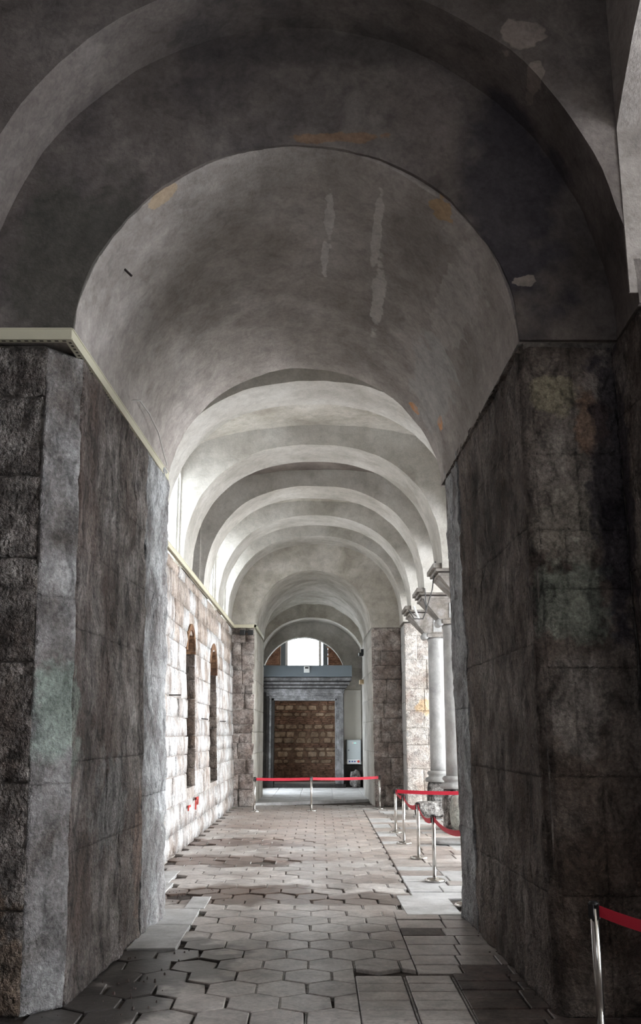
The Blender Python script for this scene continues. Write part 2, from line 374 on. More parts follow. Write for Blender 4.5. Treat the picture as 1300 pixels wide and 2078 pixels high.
def arch_block(name, mat, parent, y0, y1, c0, c1, xl, xr, zt, ny=8, nr=6, lateral=False, amp=.02, sc=.9, face_mat=None, pinch=None, amp2=.004, smooth=True):
    """masonry block with an arched soffit. c0/c1: (x,z) curves at y0 and y1. lateral swaps the axes."""
    n = len(c0) - 1
    cxm = sum(p[0] for p in c0) / len(c0); czb = min(c0[0][1], c0[-1][1])
    def outer(c, i):
        x, z = c[i]
        if i == 0: return (xl, z)
        if i == n: return (xr, z)
        dx, dz = x - cxm, max(z - czb, 1e-4)
        ts = [(zt - czb) / dz]
        if dx < -1e-6: ts.append((xl - cxm) / dx)
        if dx > 1e-6: ts.append((xr - cxm) / dx)
        t = min(ts); return (cxm + dx * t, czb + dz * t)
    v = []; f = []
    def P(x, y, z): return Vector((y, x, z)) if lateral else Vector((x, y, z))
    # soffit
    for j in range(ny + 1):
        t = j / ny; y = y0 + (y1 - y0) * t
        for i in range(n + 1):
            x = c0[i][0] * (1 - t) + c1[i][0] * t; z = c0[i][1] * (1 - t) + c1[i][1] * t
            dx, dz = x - cxm, z - czb; l = math.hypot(dx, dz) or 1
            d = amp * fr(P(x, y, z), sc) + amp2 * fr(P(x, y, z), 5, 3)
            if i in (0, n): d *= .3
            v.append(P(x + dx / l * d, y, z + dz / l * d))
    s = n + 1
    for j in range(ny):
        for i in range(n): f.append((j * s + i, j * s + i + 1, (j + 1) * s + i + 1, (j + 1) * s + i))
    # faces
    for (c, y, j, sg) in ((c0, y0, 0, -1), (c1, y1, ny, 1)):
        rows = [[j * s + i for i in range(s)]]
        for k in range(1, nr + 1):
            t = (k / nr) ** 1.3
            row = []
            for i in range(s):
                ox, oz = outer(c, i); x = c[i][0] * (1 - t) + ox * t; z = c[i][1] * (1 - t) + oz * t
                d = (amp * .8 * fr(P(x, y, z), sc) + amp2 * fr(P(x, y, z), 5, 3)) * sg * .6
                row.append(len(v)); v.append(P(x, y + d, z))
            rows.append(row)
        for k in range(nr):
            for i in range(n):
                f.append((rows[k][i], rows[k][i + 1], rows[k + 1][i + 1], rows[k + 1][i]))
        if sg < 0: out0 = rows[-1]; rr0 = rows
        else: out1 = rows[-1]; rr1 = rows
    for i in range(n): f.append((out0[i], out0[i + 1], out1[i + 1], out1[i]))
    for e in (0, n):   # undersides
        fo = [r[e] for r in rr0]; ba = [r[e] for r in rr1]; so = [j * s + e for j in range(ny + 1)]
        f.append(fo[::-1] + so[1:-1] + ba)
    o = obj(name, v, f, mat, parent, smooth=False, fix=True)
    if smooth:
        ns = ny * n
        for p in o.data.polygons:
            p.use_smooth = True
        # keep the arrises crisp
        bm = bmesh.new(); bm.from_mesh(o.data)
        for e in bm.edges:
            if len(e.link_faces) == 2 and e.calc_face_angle(0) > .7: e.smooth = False
        bm.to_mesh(o.data); bm.free()
    return o

def trim_tray(parent, p0, p1, h, outn, name='tray_length'):
    """cable tray length from p0 to p1 (outer top edge), protruding along outn"""
    p0, p1, outn = Vector(p0), Vector(p1), Vector(outn).normalized()
    d = (p1 - p0).normalized(); L = (p1 - p0).length
    def bx(a0, a1, o0, o1, z0, z1):
        v = []
        for z in (z0, z1):
            for (a, o) in ((a0, o0), (a1, o0), (a1, o1), (a0, o1)): v.append(p0 + d * a + outn * o + Vector((0, 0, z)))
        return v, [(3, 2, 1, 0), (4, 5, 6, 7), (0, 1, 5, 4), (1, 2, 6, 5), (2, 3, 7, 6), (3, 0, 4, 7)]
    mb = MB(); mb.add(*bx(0, L, -.07, 0, -h, 0)); mb.add(*bx(0, L, -.004, .006, -.012, 0)); mb.add(*bx(0, L, -.004, .006, -h, -h + .012))
    t = mb.build(name, M['cream'], parent)
    mb = MB(); k = .05; n = 0
    while k < L - .05 and n < 120:
        mb.add(*bx(k, k + .035, -.045, -.02, -h - .002, -h + .002)); k += .07; n += 1
    mb.build('slot', M['cream_dark'], t)
    return t

# ------------------------------------------------------------------ floor
floor = MB().box(-4.6, 15, -4, 41.2, -.4, -.035).build('floor', M['grout']); tag(floor, kind='structure')
def tile_mesh(pts, t=.05, b=.007):
    n = len(pts); cx = sum(p[0] for p in pts) / n; cy = sum(p[1] for p in pts) / n
    def ins(p, d):
        vx, vy = cx - p[0], cy - p[1]; l = math.hypot(vx, vy); return (p[0] + vx / l * d, p[1] + vy / l * d)
    v = [(p[0], p[1], -t) for p in pts] + [(p[0], p[1], -b) for p in pts] + [ins(p, b * 1.6) + (0,) for p in pts]
    f = [list(range(2 * n, 3 * n))]
    for i in range(n):
        k = (i + 1) % n
        f += [(i, k, n + k, n + i), (n + i, n + k, 2 * n + k, 2 * n + i)]
    return v, f
HW, HS, HA = .448, .318, .128      # width, side, apex
ROW = HS + HA
def hexpts(w=HW, j=.008, js=.011):
    a = w / 2 - js
    return [(-a, -HS / 2 + j * .2), (0, -HS / 2 - HA + j * .6), (a, -HS / 2 + j * .2), (a, HS / 2 - j * .2), (0, HS / 2 + HA - j * .6), (-a, HS / 2 - j * .2)]
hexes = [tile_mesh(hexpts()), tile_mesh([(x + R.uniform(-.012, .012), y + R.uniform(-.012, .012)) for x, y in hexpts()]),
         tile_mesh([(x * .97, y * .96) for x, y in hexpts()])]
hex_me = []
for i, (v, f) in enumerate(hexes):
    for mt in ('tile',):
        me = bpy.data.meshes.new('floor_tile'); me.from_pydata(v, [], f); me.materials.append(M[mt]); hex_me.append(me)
pale_areas = [(-2.0, -1.5, 10.6, 13.0), (-2.9, -2.2, 13.9, 16.4), (1.05, 1.78, 12.5, 14.0)]
def in_pale(x, y, m=-.12): return any(a - m < x < b + m and c - m < y < d + m for a, b, c, d in pale_areas)
spots_ = []; edge_ = []
r = 0; y = 7.3
while y < 31.2:
    x = -3.1 + (HW / 2 if r % 2 else 0) + .07
    while x < 3.2:
        lim = .3 - HW * .45 if y < 9.7 else ((.9 if y < 12.4 else 1.25) - HW * .45 if y < 30 else 3)
        lo = -2.35 if y < 12.8 else -2.8
        if lo < x < lim and not in_pale(x, y): spots_.append((x + .0, y))
        elif lim <= x < lim + HW * .93 and y < 30 and not in_pale(x, y): edge_.append((x, y, lim + HW * .45 + .015))
        x += HW
    y += ROW; r += 1
def clipx(pts, xm):
    out = []
    for i in range(len(pts)):
        a, b = pts[i], pts[(i + 1) % len(pts)]
        if a[0] <= xm: out.append(a)
        if (a[0] <= xm) != (b[0] <= xm):
            t = (xm - a[0]) / (b[0] - a[0]); out.append((xm, a[1] + (b[1] - a[1]) * t))
    return out
spots_.sort(key=lambda p: p[1])
far_b = MB(); cnt = 0
for (x, y) in spots_:
    broken = (x < -1.1 and y < 10.8) or (abs(y - 14) < .7 and x < .6) or (abs(y - 17.6) < .7 and x < -.4) or (abs(y - 20.6) < .8 and x < -.2)
    rz = R.gauss(0, .006) + (R.gauss(0, .05) if broken else 0)
    z = R.gauss(0, .0015) - (abs(R.gauss(.008, .008)) if broken else 0)
    tx, ty = (R.gauss(0, .004), R.gauss(0, .004)) if not broken else (R.gauss(0, .022), R.gauss(0, .022))
    if broken and R.random() < .06: continue
    if cnt < 280:
        me = hex_me[2 if broken and R.random() < .4 else (1 if R.random() < .4 or broken else 0)]
        o = bpy.data.objects.new('floor_tile', me); COL.objects.link(o); o.parent = floor
        o.location = (x, y, z); o.rotation_euler = (tx, ty, rz); cnt += 1
    else:
        v, f = hexes[R.choice((0, 1))]
        far_b.add([(x + a, y + b, z + c + a * ty - b * tx) for a, b, c in v], f)
for (x, y, xm) in edge_:
    pts = clipx(hexpts(), xm - x)
    if len(pts) >= 3 and max(p[0] for p in pts) - min(p[0] for p in pts) > .05:
        v, f = tile_mesh(pts); o = obj('floor_tile', v, f, M['tile'], floor); o.location = (x, y, 0)
far_b.build('floor_tiling', M['tile'], floor, fix=False)['kind'] = 'stuff'
# thin pale mortar lines beside the tile ends
jb = MB()
for (x, y) in spots_:
    bad = (x < -.9 and y < 11) or (abs(y - 14) < .8 and x < .8)
    if not bad and R.random() < .85: jb.box(x + HW / 2 - .006, x + HW / 2 + .006, y - HS / 2 + .01, y + HS / 2 - .01, -.03, -.004)
for xx in (.312, .78, 1.232): jb.box(xx - .008, xx + .008, 7.3, 9.5, -.03, -.006)
jb.build('joint_mortar', M['joint'], floor)['kind'] = 'stuff'
def rect_tile(x0, x1, y0, y1, mat, z=0.0, nm='floor_tile', t=.05, jit=.004):
    g = .007
    v, f = tile_mesh([(x0 + g + R.uniform(0, jit), y0 + g), (x1 - g, y0 + g + R.uniform(0, jit)), (x1 - g - R.uniform(0, jit), y1 - g), (x0 + g, y1 - g)], t)
    cx, cy = (x0 + x1) / 2, (y0 + y1) / 2
    o = obj(nm, [(a - cx, b - cy, c) for a, b, c in v], f, mat, floor); o.location = (cx, cy, z + R.gauss(0, .002)); return o
# squared tiles at the near right
yy = 7.3
while yy < 9.45:
    for x0, x1 in ((.32, .77), (.79, 1.22)): rect_tile(x0, x1, yy, yy + .28, M['tile'])
    yy += .28
yy = 7.3; k = 0
while yy < 9.6:
    x = 1.24
    while x < 3.4:
        w = R.uniform(.42, .62); rect_tile(x, x + w, yy, yy + .29, M['tile_dark']); x += w
    yy += .29; k += 1
yy = 9.6
while yy < 12.4:
    x = .92
    h = R.uniform(.33, .55)
    while x < 1.9:
        w = R.uniform(.38, .6); rect_tile(x, min(x + w, 2.0), yy, yy + h, M['tile' if R.random() < .88 else 'tile_dark']); x += w
    yy += h
yy = 12.45
while yy < 30:
    h = R.uniform(.4, .65); x = 1.28
    while x < 4.4:
        w = R.uniform(.42, .8)
        if not in_pale(x + w / 2, yy + h / 2, .05): rect_tile(x, x + w, yy, yy + h, M['slab' if R.random() < .25 else 'tile'], R.gauss(0, .004))
        x += w
    yy += h
# pale slabs against the piers
for (a, b, c, d) in ((-2.05, -1.52, 10.62, 11.9), (-2.05, -1.52, 11.92, 12.98), (-2.75, -2.2, 13.9, 15.1), (-2.75, -2.3, 15.12, 16.4), (1.05, 1.78, 12.52, 13.98)):
    o = rect_tile(a, b, c, d, M['slab'], .008, 'marble_slab', .07, .03)
rect_tile(-1.78, -1.5, 12.98, 13.9, M['slab'], .006, 'marble_slab', .05, .03)
# lobby floor, a low marble step set askew
lob = MB().prism([(-2.5, 31.2, -.035), (2.4, 33.6, -.035), (2.4, 41.2, -.035), (-2.5, 41.2, -.035)], [(-2.5, 31.2, .03), (2.4, 33.6, .03), (2.4, 41.2, .03), (-2.5, 41.2, .03)]).build('lobby_paving', M['slab'], floor)
MB().prism([(-2.5, 30.9, -.03), (2.4, 33.3, -.03), (2.4, 33.6, -.03), (-2.5, 31.2, -.03)], [(-2.5, 30.9, .07), (2.4, 33.3, .07), (2.4, 33.6, .07), (-2.5, 31.2, .07)]).build('step_edge', M['slab'], floor)
x = -2.4
while x < 2.3:
    w = R.uniform(.7, 1.2); yb = 31.5 + (x + 2.4) * .5
    ya = yb
    while ya < 40.6:
        h = R.uniform(.8, 1.6); rect_tile(x, x + w, ya + .3, min(ya + h, 40.8) + .3, M['slab'], .045, 'lobby_slab', .05, .02); ya += h
    x += w
# rubble and grit beside the walls (uncountable)
gb = MB()
for i in range(130):
    q = R.random()
    if q < .5: x = R.uniform(-2.25, -1.35); y = R.uniform(7.6, 10.6)
    elif q < .7: x = -2.72 + abs(R.gauss(0, .08)); y = R.uniform(16.5, 29)
    elif q < .85: x = R.uniform(1.75, 1.95); y = R.uniform(8.5, 13)
    else: x = R.uniform(-2.2, -1.2); y = R.uniform(13.5, 14.6)
    s_ = R.uniform(.005, .018); z = .0
    pts = [(x + s_ * R.uniform(.5, 1.4) * math.cos(a), y + s_ * R.uniform(.5, 1.4) * math.sin(a)) for a in [k * PI / 2.5 for k in range(5)]]
    gb.prism([(a, b, -.03) for a, b in pts], [(x + (a - x) * .5, y + (b - y) * .5, z + s_ * .5) for a, b in pts])
g = gb.build('stone_rubble', M['tile_dark'], floor); g['kind'] = 'stuff'

# ------------------------------------------------------------------ near piers (before the first vault)
def pier(name, bot, top, z1, mat, inset=.045):
    """core of a pier, drawn in a little so that its facing stones stand proud"""
    cx = sum(p[0] for p in bot) / len(bot); cy = sum(p[1] for p in bot) / len(bot)
    def ins(p): return (p[0] - math.copysign(inset, p[0] - cx), p[1] - math.copysign(inset, p[1] - cy))
    o = MB().prism([ins(p) + (-.2,) for p in bot], [ins(p) + (z1 + .02,) for p in top]).build(name, mat)
    tag(o, kind='structure'); return o
pl = pier('wall_pier_left', [(-4.6, 8.2), (-2.40, 8.2), (-2.12, 8.5), (-1.95, 12.7), (-4.6, 12.7)],
          [(-4.6, 8.2), (-2.56, 8.2), (-2.30, 8.5), (-2.12, 12.7), (-4.6, 12.7)], 5.75, M['mortar'])
zt = 5.74
ashlar(pl, (-4.0, 8.2, 0), (-2.40, 8.2, 0), (-2.56, 8.2, zt), (-4.0, 8.2, zt), [.62, .8, .95], 1.05, M['pier_rough'], grid=.05, bulge=.02, amp=.035, nsc=2.6, amp2=.022, depth=.07)
ashlar(pl, (-2.40, 8.2, 0), (-2.12, 8.5, 0), (-2.30, 8.5, zt), (-2.56, 8.2, zt), [1.3, 1.7], .6, M['pier_corner_lit'], grid=.07, bulge=.003, amp=.02, nsc=2.2, amp2=.012, joint=.003, rim=.003)
ashlar(pl, (-2.01, 11.25, 0), (-1.94, 12.5, 0), (-2.11, 12.5, zt), (-2.18, 11.25, zt), [1.1, 1.4], 1.3, M['pier_end_lit'], grid=.06, bulge=.002, amp=.03, nsc=2.0, amp2=.018, joint=.002, rim=.003)
ashlar(pl, (-2.12, 8.5, 0), (-2.01, 11.25, 0), (-2.18, 11.25, zt), (-2.30, 8.5, zt), [.75, .95, 1.15], 1.3, M['pier_left'], grid=.07, bulge=.004, amp=.03, nsc=1.6, amp2=.016, joint=.004, rim=.004)
ashlar(pl, (-1.96, 12.5, 0), (-2.06, 12.72, 0), (-2.22, 12.72, zt), (-2.13, 12.5, zt), [.75, .95, 1.15], .5, M['pier_end_lit'], grid=.08, bulge=.003, amp=.02, nsc=2.0, joint=.003, rim=.003)
ashlar(pl, (-2.06, 12.72, 0), (-3.0, 12.72, 0), (-3.0, 12.72, zt), (-2.22, 12.72, zt), [.75, .95], .8, M['pier_left'], grid=.2, joint=.008)

pr = pier('wall_pier_right', [(1.90, 8.2), (2.78, 8.2), (2.78, 7.4), (4.6, 7.4), (4.6, 12.7), (1.76, 12.7)],
          [(1.87, 8.2), (2.75, 8.2), (2.75, 7.4), (4.6, 7.4), (4.6, 12.7), (1.70, 12.7)], 5.78, M['mortar'])
zr = 5.74
ashlar(pr, (1.98, 8.2, 0), (2.76, 8.2, 0), (2.74, 8.2, zr), (1.95, 8.2, zr), [.5, .7, .9], .55, M['pier_right'], grid=.06, bulge=.006, amp=.03, nsc=2.2, amp2=.02, joint=.003, depth=.07, rim=.003)
ashlar(pr, (1.895, 8.3, 0), (1.98, 8.2, 0), (1.95, 8.2, zr), (1.865, 8.3, zr), [.6, .8, 1.0], .4, M['pier_right'], grid=.08, bulge=.003, amp=.02, nsc=2.0, joint=.003, rim=.003)
ashlar(pr, (1.77, 12.4, 0), (1.80, 11.5, 0), (1.745, 11.5, zr), (1.71, 12.4, zr), [1.1, 1.4], 1.2, M['pier_end_lit'], grid=.06, bulge=.002, amp=.03, nsc=2.0, amp2=.018, joint=.002, rim=.003)
ashlar(pr, (1.80, 11.5, 0), (1.895, 8.3, 0), (1.865, 8.3, zr), (1.745, 11.5, zr), [.7, .9, 1.1], 1.25, M['pier_right'], grid=.07, bulge=.004, amp=.03, nsc=1.6, amp2=.016, joint=.004, rim=.004)
ashlar(pr, (1.90, 12.7, 0), (1.77, 12.4, 0), (1.71, 12.4, zr), (1.84, 12.7, zr), [.7, .9, 1.1], .4, M['pier_end_lit'], grid=.08, bulge=.003, amp=.02, nsc=2.0, joint=.003, rim=.003)
ashlar(pr, (4.4, 12.72, 0), (1.90, 12.72, 0), (1.84, 12.72, zr), (4.4, 12.72, zr), [.7, .9], .9, M['pier_right'], grid=.2)
ashlar(pr, (2.76, 8.2, 0), (2.76, 7.42, 0), (2.74, 7.42, zr), (2.74, 8.2, zr), [.6, .8, 1.0], .5, M['pier_right'], grid=.08, bulge=.004, amp=.02, nsc=2.0, amp2=.012, joint=.004, rim=.004)
ashlar(pr, (2.78, 7.4, 0), (4.5, 7.4, 0), (4.5, 7.4, zr), (2.76, 7.4, zr), [.6, .8, 1.0], .8, M['pier_right'], grid=.1, bulge=.01, amp=.015, nsc=2.0)
# crumbling edge of plaster along the springing, right pier
lv = MB()
for i in range(46):
    t = i / 46; yv = 8.25 + 4.3 * t; xv = 1.865 - .155 * t
    s_ = R.uniform(.02, .05); lv.prism([(xv - .02 - R.uniform(0, .03), yv, 5.70 - .14 * t), (xv + .1, yv, 5.70 - .14 * t), (xv + .1, yv + .11, 5.70 - .14 * t), (xv - .01 - R.uniform(0, .03), yv + .11, 5.70 - .14 * t)],
             [(xv - .0, yv, 5.73 + s_ - .14 * t), (xv + .1, yv, 5.78 - .14 * t), (xv + .1, yv + .11, 5.78 - .14 * t), (xv + .01, yv + .11, 5.72 + s_ - .14 * t)])
lv.build('broken_ledge', M['pier_right'], pr)

# ------------------------------------------------------------------ ceiling: one roof slab, vaults and arches below it
ceil = MB().box(-4.6, 4.6, -4, 44, 10.6, 10.9).build('ceiling', M['mortar']); tag(ceil, kind='structure')
# first vault between the near piers
cB0 = semi(-.23, 5.80, 2.10, 2.06, 56); cB1 = semi(-.23, 5.58, 1.91, 1.78, 56)
VB = M['plaster_vault']
arch_block('barrel_vault', VB, ceil, 8.22, 12.7, cB0, cB1, -4.6, 4.6, 10.6, ny=34, nr=8, amp=.035, sc=.8)
# dark wall over the vault mouth, set in front of the vault block
arch_block('tympanum_plaster', M['plaster_dark'], ceil, 8.17, 8.23, semi(-.23, 5.80, 2.10, 2.06, 56), semi(-.23, 5.80, 2.11, 2.07, 56), -4.6, 4.6, 10.5, ny=1, nr=14, amp=.03, sc=1.0)
# deep arch in front of it
arch_block('deep_arch', M['plaster_dark'], ceil, 7.4, 8.17, semi(-.27, 5.80, 3.0, 3.4 - .02, 56), semi(-.25, 5.80, 3.02, 3.42, 56), -4.6, 4.6, 10.6, ny=8, nr=10, amp=.03, sc=.9)
# near bay side walls
wln = MB().box(-4.6, -3.25, -4, 8.2, -.2, 10.6).build('wall_left_near', M['plaster_dark']); tag(wln, kind='structure')
wbk = MB().box(-4.6, -2.0, -4.3, -4, -.2, 10.6).box(2.0, 4.6, -4.3, -4, -.2, 10.6).box(-2.0, 2.0, -4.3, -4, 7.5, 10.6).box(-2.0, 2.0, -4.3, -4, -.2, 3.6).build('wall_back', M['plaster_dark']); tag(wbk, kind='structure')
wbw = empty('window_%d' % 20, (0, -4.1, 3.6)); tag(wbw, kind='structure')  # unseen glowing pane added for frontal fill, no window known here
MB().box(-2.0, 2.0, -.02, 0, 0, 3.9).build('pane', M['pane_back_fill'], wbw)
MB().box(-.05, .05, 0, .05, 0, 3.9).box(-2, 2, 0, .05, 1.9, 2.0).build('window_frame', M['frame_blue'], wbw)
LATC = [(2.1, 5.9)] + semi(4.75, 5.06, 3.6, 3.6, 40, .745, PI - .745) + [(7.4, 5.9)]
wrn = arch_block('wall_right_near', M['plaster_vault'], None, 2.66, 3.5, LATC, LATC, -4, 7.42, 10.6, ny=6, nr=6, lateral=True); tag(wrn, kind='structure')
MB().box(2.66, 3.5, -4, 2.1, -.2, 5.9).build('pier_core', M['mortar'], wrn)

# bay vault: five transverse arches, vault sections between
RIBS = [(15.75, 16.97), (19.5, 20.85), (23.0, 24.25), (26.35, 27.6), (29.2, 30.5)]
def full_arch(cx, cz, rx, rz, e, n=56):
    """arch a little fuller at the haunches than a half circle"""
    q = []
    for i in range(n + 1):
        a = PI * i / n; c_, s_ = math.cos(a), math.sin(a)
        q.append((cx - rx * math.copysign(abs(c_) ** (2 / e), c_), cz + rz * max(s_, 0) ** (2 / e)))
    return q
ribc = full_arch(-.165, 5.62, 2.735, 2.72, 2.35)
for (a, b) in RIBS:
    arch_block('transverse_arch', M['plaster_rib'], ceil, a, b, ribc, ribc, -4.0, 4.0, 10.5, ny=8, nr=7, amp=.02, sc=1.0)
segs_y = [(12.7, 15.75), (16.97, 19.5), (20.85, 23.0), (24.25, 26.35), (27.6, 29.2)]
for i, (a, b) in enumerate(segs_y):
    c = semi(-.03, 7.9, 3.02, .88, 48)
    arch_block('vault_section', M['plaster_unlit'] if i == 2 else M['plaster_bay'], ceil, a - .02, b + .02, c, c, -4.2, 4.2, 10.55, ny=12, nr=3, amp=.03, sc=.8)  # third section takes the plaster with its shade in the colour

# ------------------------------------------------------------------ bay left wall: ashlar, niches, tray, windows above
NICHES = [(20.0, 21.35, 1.1, 3.95), (24.15, 25.9, 1.0, 3.75)]     # y0, y1, sill, springing
wl = empty('wall_left'); tag(wl, kind='structure')
core = MB(); ys = [12.7] + [q for n_ in NICHES for q in n_[:2]] + [30.6]
def wx(z): return -2.70 - .03 * z
def wbox(y0, y1, z0, z1, x_out=-4.2):
    core.prism([(x_out, y0, z0), (wx(z0) - .045, y0, z0), (wx(z0) - .045, y1, z0), (x_out, y1, z0)], [(x_out, y0, z1), (wx(z1) - .045, y0, z1), (wx(z1) - .045, y1, z1), (x_out, y1, z1)])
for a, b in ((12.6, 20.0), (21.35, 24.15), (25.9, 30.6)): wbox(a, b, -.2, 5.58)
for (a, b, s_, sp) in NICHES:
    wbox(a, b, -.2, s_); rr = (b - a) / 2; cy = (a + b) / 2; n = 10
    apex = sp + rr * .85
    for k in range(n):
        y0 = a + (b - a) * k / n; y1 = a + (b - a) * (k + 1) / n
        def zz_(y): return sp + (apex - sp) * max(0, 1 - ((y - cy) / rr) ** 2) ** .5
        z0, z1 = zz_(y0), zz_(y1)
        core.prism([(-4.2, y0, z0), (wx(z0) - .045, y0, z0), (wx(z1) - .045, y1, z1), (-4.2, y1, z1)], [(-4.2, y0, 5.58), (wx(5.58) - .045, y0, 5.58), (wx(5.58) - .045, y1, 5.58), (-4.2, y1, 5.58)])
    core.box(-3.95, -3.75, a, b, s_, apex)
core.build('wall_core', M['mortar_pale'], wl)
def nskip(z0, z1, W):
    out = []; x = 0.0; zm = (z0 + z1) / 2
    for (a, b, s_, sp) in NICHES:
        a -= 12.7; b -= 12.7; rr = (b - a) / 2; cy = (a + b) / 2; ap = sp + rr * .85
        if zm < s_ or zm > ap: continue
        hw = rr if zm <= sp else rr * max(0, 1 - ((zm - sp) / (ap - sp)) ** 2) ** .5
        hw += .06 if zm > sp else 0
        if cy - hw > x: out.append((x, cy - hw))
        x = cy + hw
    out.append((x, W)); return out
def wmat(x, z): return M['wall_white'] if z < 4.3 + R.uniform(-.7, .5) else M['wall_upper_stone' if R.random() < .8 else 'wall_white']
ashlar(wl, (-2.70, 12.75, 0), (-2.70, 30.5, 0), (-2.87, 30.5, 5.54), (-2.87, 12.75, 5.54), [.38, .45, .52], .85, None, grid=.2, bulge=.018, amp=.02, nsc=2.5, amp2=.012, joint=.02, skip=nskip, matfn=wmat)
# niche jambs, of squared stones, and brick arch heads
for (a, b, s_, sp) in NICHES:
    ashlar(wl, (-3.75, b - .045, s_), (-2.74, b - .045, s_), (-2.84, b - .045, sp), (-3.75, b - .045, sp), [.3, .4], .5, M['jamb'], grid=.15, bulge=.015, amp=.02, nsc=3, joint=.012, name='jamb_stone')
    MB().box(-3.76, -3.72, a, b, s_, sp + (b - a) * .42).build('niche_back', M['jamb'], wl)
    rr = (b - a) / 2; cy = (a + b) / 2; n = 22
    for k in range(n):
        t0 = PI * (k + .05) / n; t1_ = PI * (k + .95) / n
        v = []
        for (x0, x1) in ((-3.75, wx(sp + .4) + .01),):
            for t in (t0, t1_):
                for q in (.84, 1.07):
                    for x in (x0, x1): v.append((x, cy - rr * q * math.cos(t), sp + rr * .85 * q * math.sin(t)))
        MB().add(v, [(0, 1, 3, 2), (4, 6, 7, 5), (0, 4, 5, 1), (2, 3, 7, 6), (0, 2, 6, 4), (1, 5, 7, 3)]).build('brick', M['brick_niche'], wl)
# upper wall above the tray, carrying the windows (the third space is blind)
up = MB()
WINS = [(13.15, 15.55, False), (17.02, 19.45, True), (20.9, 22.95, False), (24.3, 26.3, True), (27.65, 29.15, True)]
prev = 12.7
for (a, b, _) in WINS:
    up.box(-4.2, -3.0, prev, a, 5.5, 8.0); prev = b
up.box(-4.2, -3.0, prev, 30.6, 5.5, 8.0)
up.box(-4.2, -2.9, 12.7, 30.6, 5.45, 5.56)
up.build('upper_wall', M['plaster_rib'], wl)
for i, (a, b, op) in enumerate(WINS):
    rr = (b - a) / 2
    arch_block('window_arch', M['plaster_rib'], wl, -4.2, -3.0, semi((a + b) / 2, 7.5, rr, .36, 20), semi((a + b) / 2, 7.5, rr, .36, 20), a - .02, b + .02, 8.0, ny=4, nr=3, lateral=True, amp=.01)
    if not op:
        MB().box(-3.75, -3.6, a, b, 5.5, 8.0).build('blind_panel', M['plaster_unlit'], wl)
nwin = 0
for i, (a, b, op) in enumerate(WINS):
    if not op: continue
    nwin += 1
    w = empty('window_%d' % nwin, (-3.09, (a + b) / 2, 5.55)); tag(w, kind='structure')
    h = (b - a) / 2
    fb = MB().box(-.03, .03, -h, h, 0, .06).box(-.03, .03, -h, -h + .06, 0, 2.4).box(-.03, .03, h - .06, h, 0, 2.4).box(-.03, .03, -h, h, 2.34, 2.4)
    fb.build('window_frame', M['white_plastic'], w)
    for k in range(2):
        y0 = -h + .06 + k * (h - .06)
        MB().box(-.012, .0, y0 + .01, y0 + h - .07, .06, 2.34).build('pane', M['pane'], w)
    MB().box(-.02, .02, -.02, .02, .06, 2.34).build('mullion', M['white_plastic'], w)

# cream cable trays
t1 = empty('trim_1'); tag(t1, kind='structure')
trim_tray(t1, (-4.4, 8.04, 5.86), (-2.30, 8.04, 5.86), .115, (0, -1, 0))
trim_tray(t1, (-2.298, 8.05, 5.862), (-2.10, 12.5, 5.72), .115, (1, 0, 0))
t2 = empty('trim_2'); tag(t2, kind='structure')
for k in range(6):
    y0 = 12.8 + (30.35 - 12.8) * k / 6; y1 = 12.8 + (30.35 - 12.8) * (k + 1) / 6
    trim_tray(t2, (-2.79, y0, 5.66), (-2.79, y1, 5.66), .11, (1, 0, 0))
t3 = empty('trim_3'); tag(t3, kind='structure')
trim_tray(t3, (-2.80, 30.35, 5.66), (-2.08, 30.35, 5.66), .11, (0, -1, 0))
trim_tray(t3, (-2.08, 30.35, 5.66), (-2.06, 34.2, 5.66), .11, (1, 0, 0))

# ------------------------------------------------------------------ far pier pair and passage
pfl = pier('wall_far_pier_left', [(-4.2, 30.5), (-2.09, 30.5), (-2.07, 35), (-4.2, 35)], [(-4.2, 30.5), (-2.13, 30.5), (-2.10, 35), (-4.2, 35)], 5.58, M['mortar_pale'])
ashlar(pfl, (-2.86, 30.5, 0), (-2.09, 30.5, 0), (-2.14, 30.5, 5.56), (-2.92, 30.5, 5.56), [.3, .38, .46, .52], .6, M['pier_far'], grid=.14, bulge=.02, amp=.03, nsc=3, amp2=.02, joint=.018)
ashlar(pfl, (-2.09, 30.52, 0), (-2.07, 35, 0), (-2.10, 35, 5.56), (-2.14, 30.52, 5.56), [.7, .9], 1.4, M['plaster_bay'], grid=.25, bulge=.004, amp=.012, joint=.006, name='plaster_panel')
pfr = pier('wall_far_pier_right', [(1.66, 30.5), (2.7, 30.5), (4.4, 30.5), (4.4, 35), (1.56, 35)], [(1.63, 30.5), (2.7, 30.5), (4.4, 30.5), (4.4, 35), (1.54, 35)], 5.58, M['mortar_pale'])
ashlar(pfr, (1.70, 30.5, 0), (2.62, 30.5, 0), (2.60, 30.5, 5.56), (1.64, 30.5, 5.56), [.45, .6, .8], .7, M['pier_far'], grid=.14, bulge=.012, amp=.02, nsc=3, amp2=.016, joint=.012)
ashlar(pfr, (1.58, 35, 0), (1.68, 30.52, 0), (1.64, 30.52, 5.56), (1.55, 35, 5.56), [.7, .9], 1.2, M['plaster_rib'], grid=.22, bulge=.006, amp=.025, nsc=2, joint=.006, name='plaster_panel')
MB().box(2.64, 4.3, 29.25, 30.5, -.2, 5.58).build('pilaster_core', M['mortar_pale'], pfr)
ashlar(pfr, (2.60, 29.2, 0), (3.9, 29.2, 0), (3.9, 29.2, 5.56), (2.60, 29.2, 5.56), [.5, .7, .9], .8, M['pier_pale'], grid=.12, bulge=.006, amp=.02, nsc=3, amp2=.02, joint=.004, rim=.004)
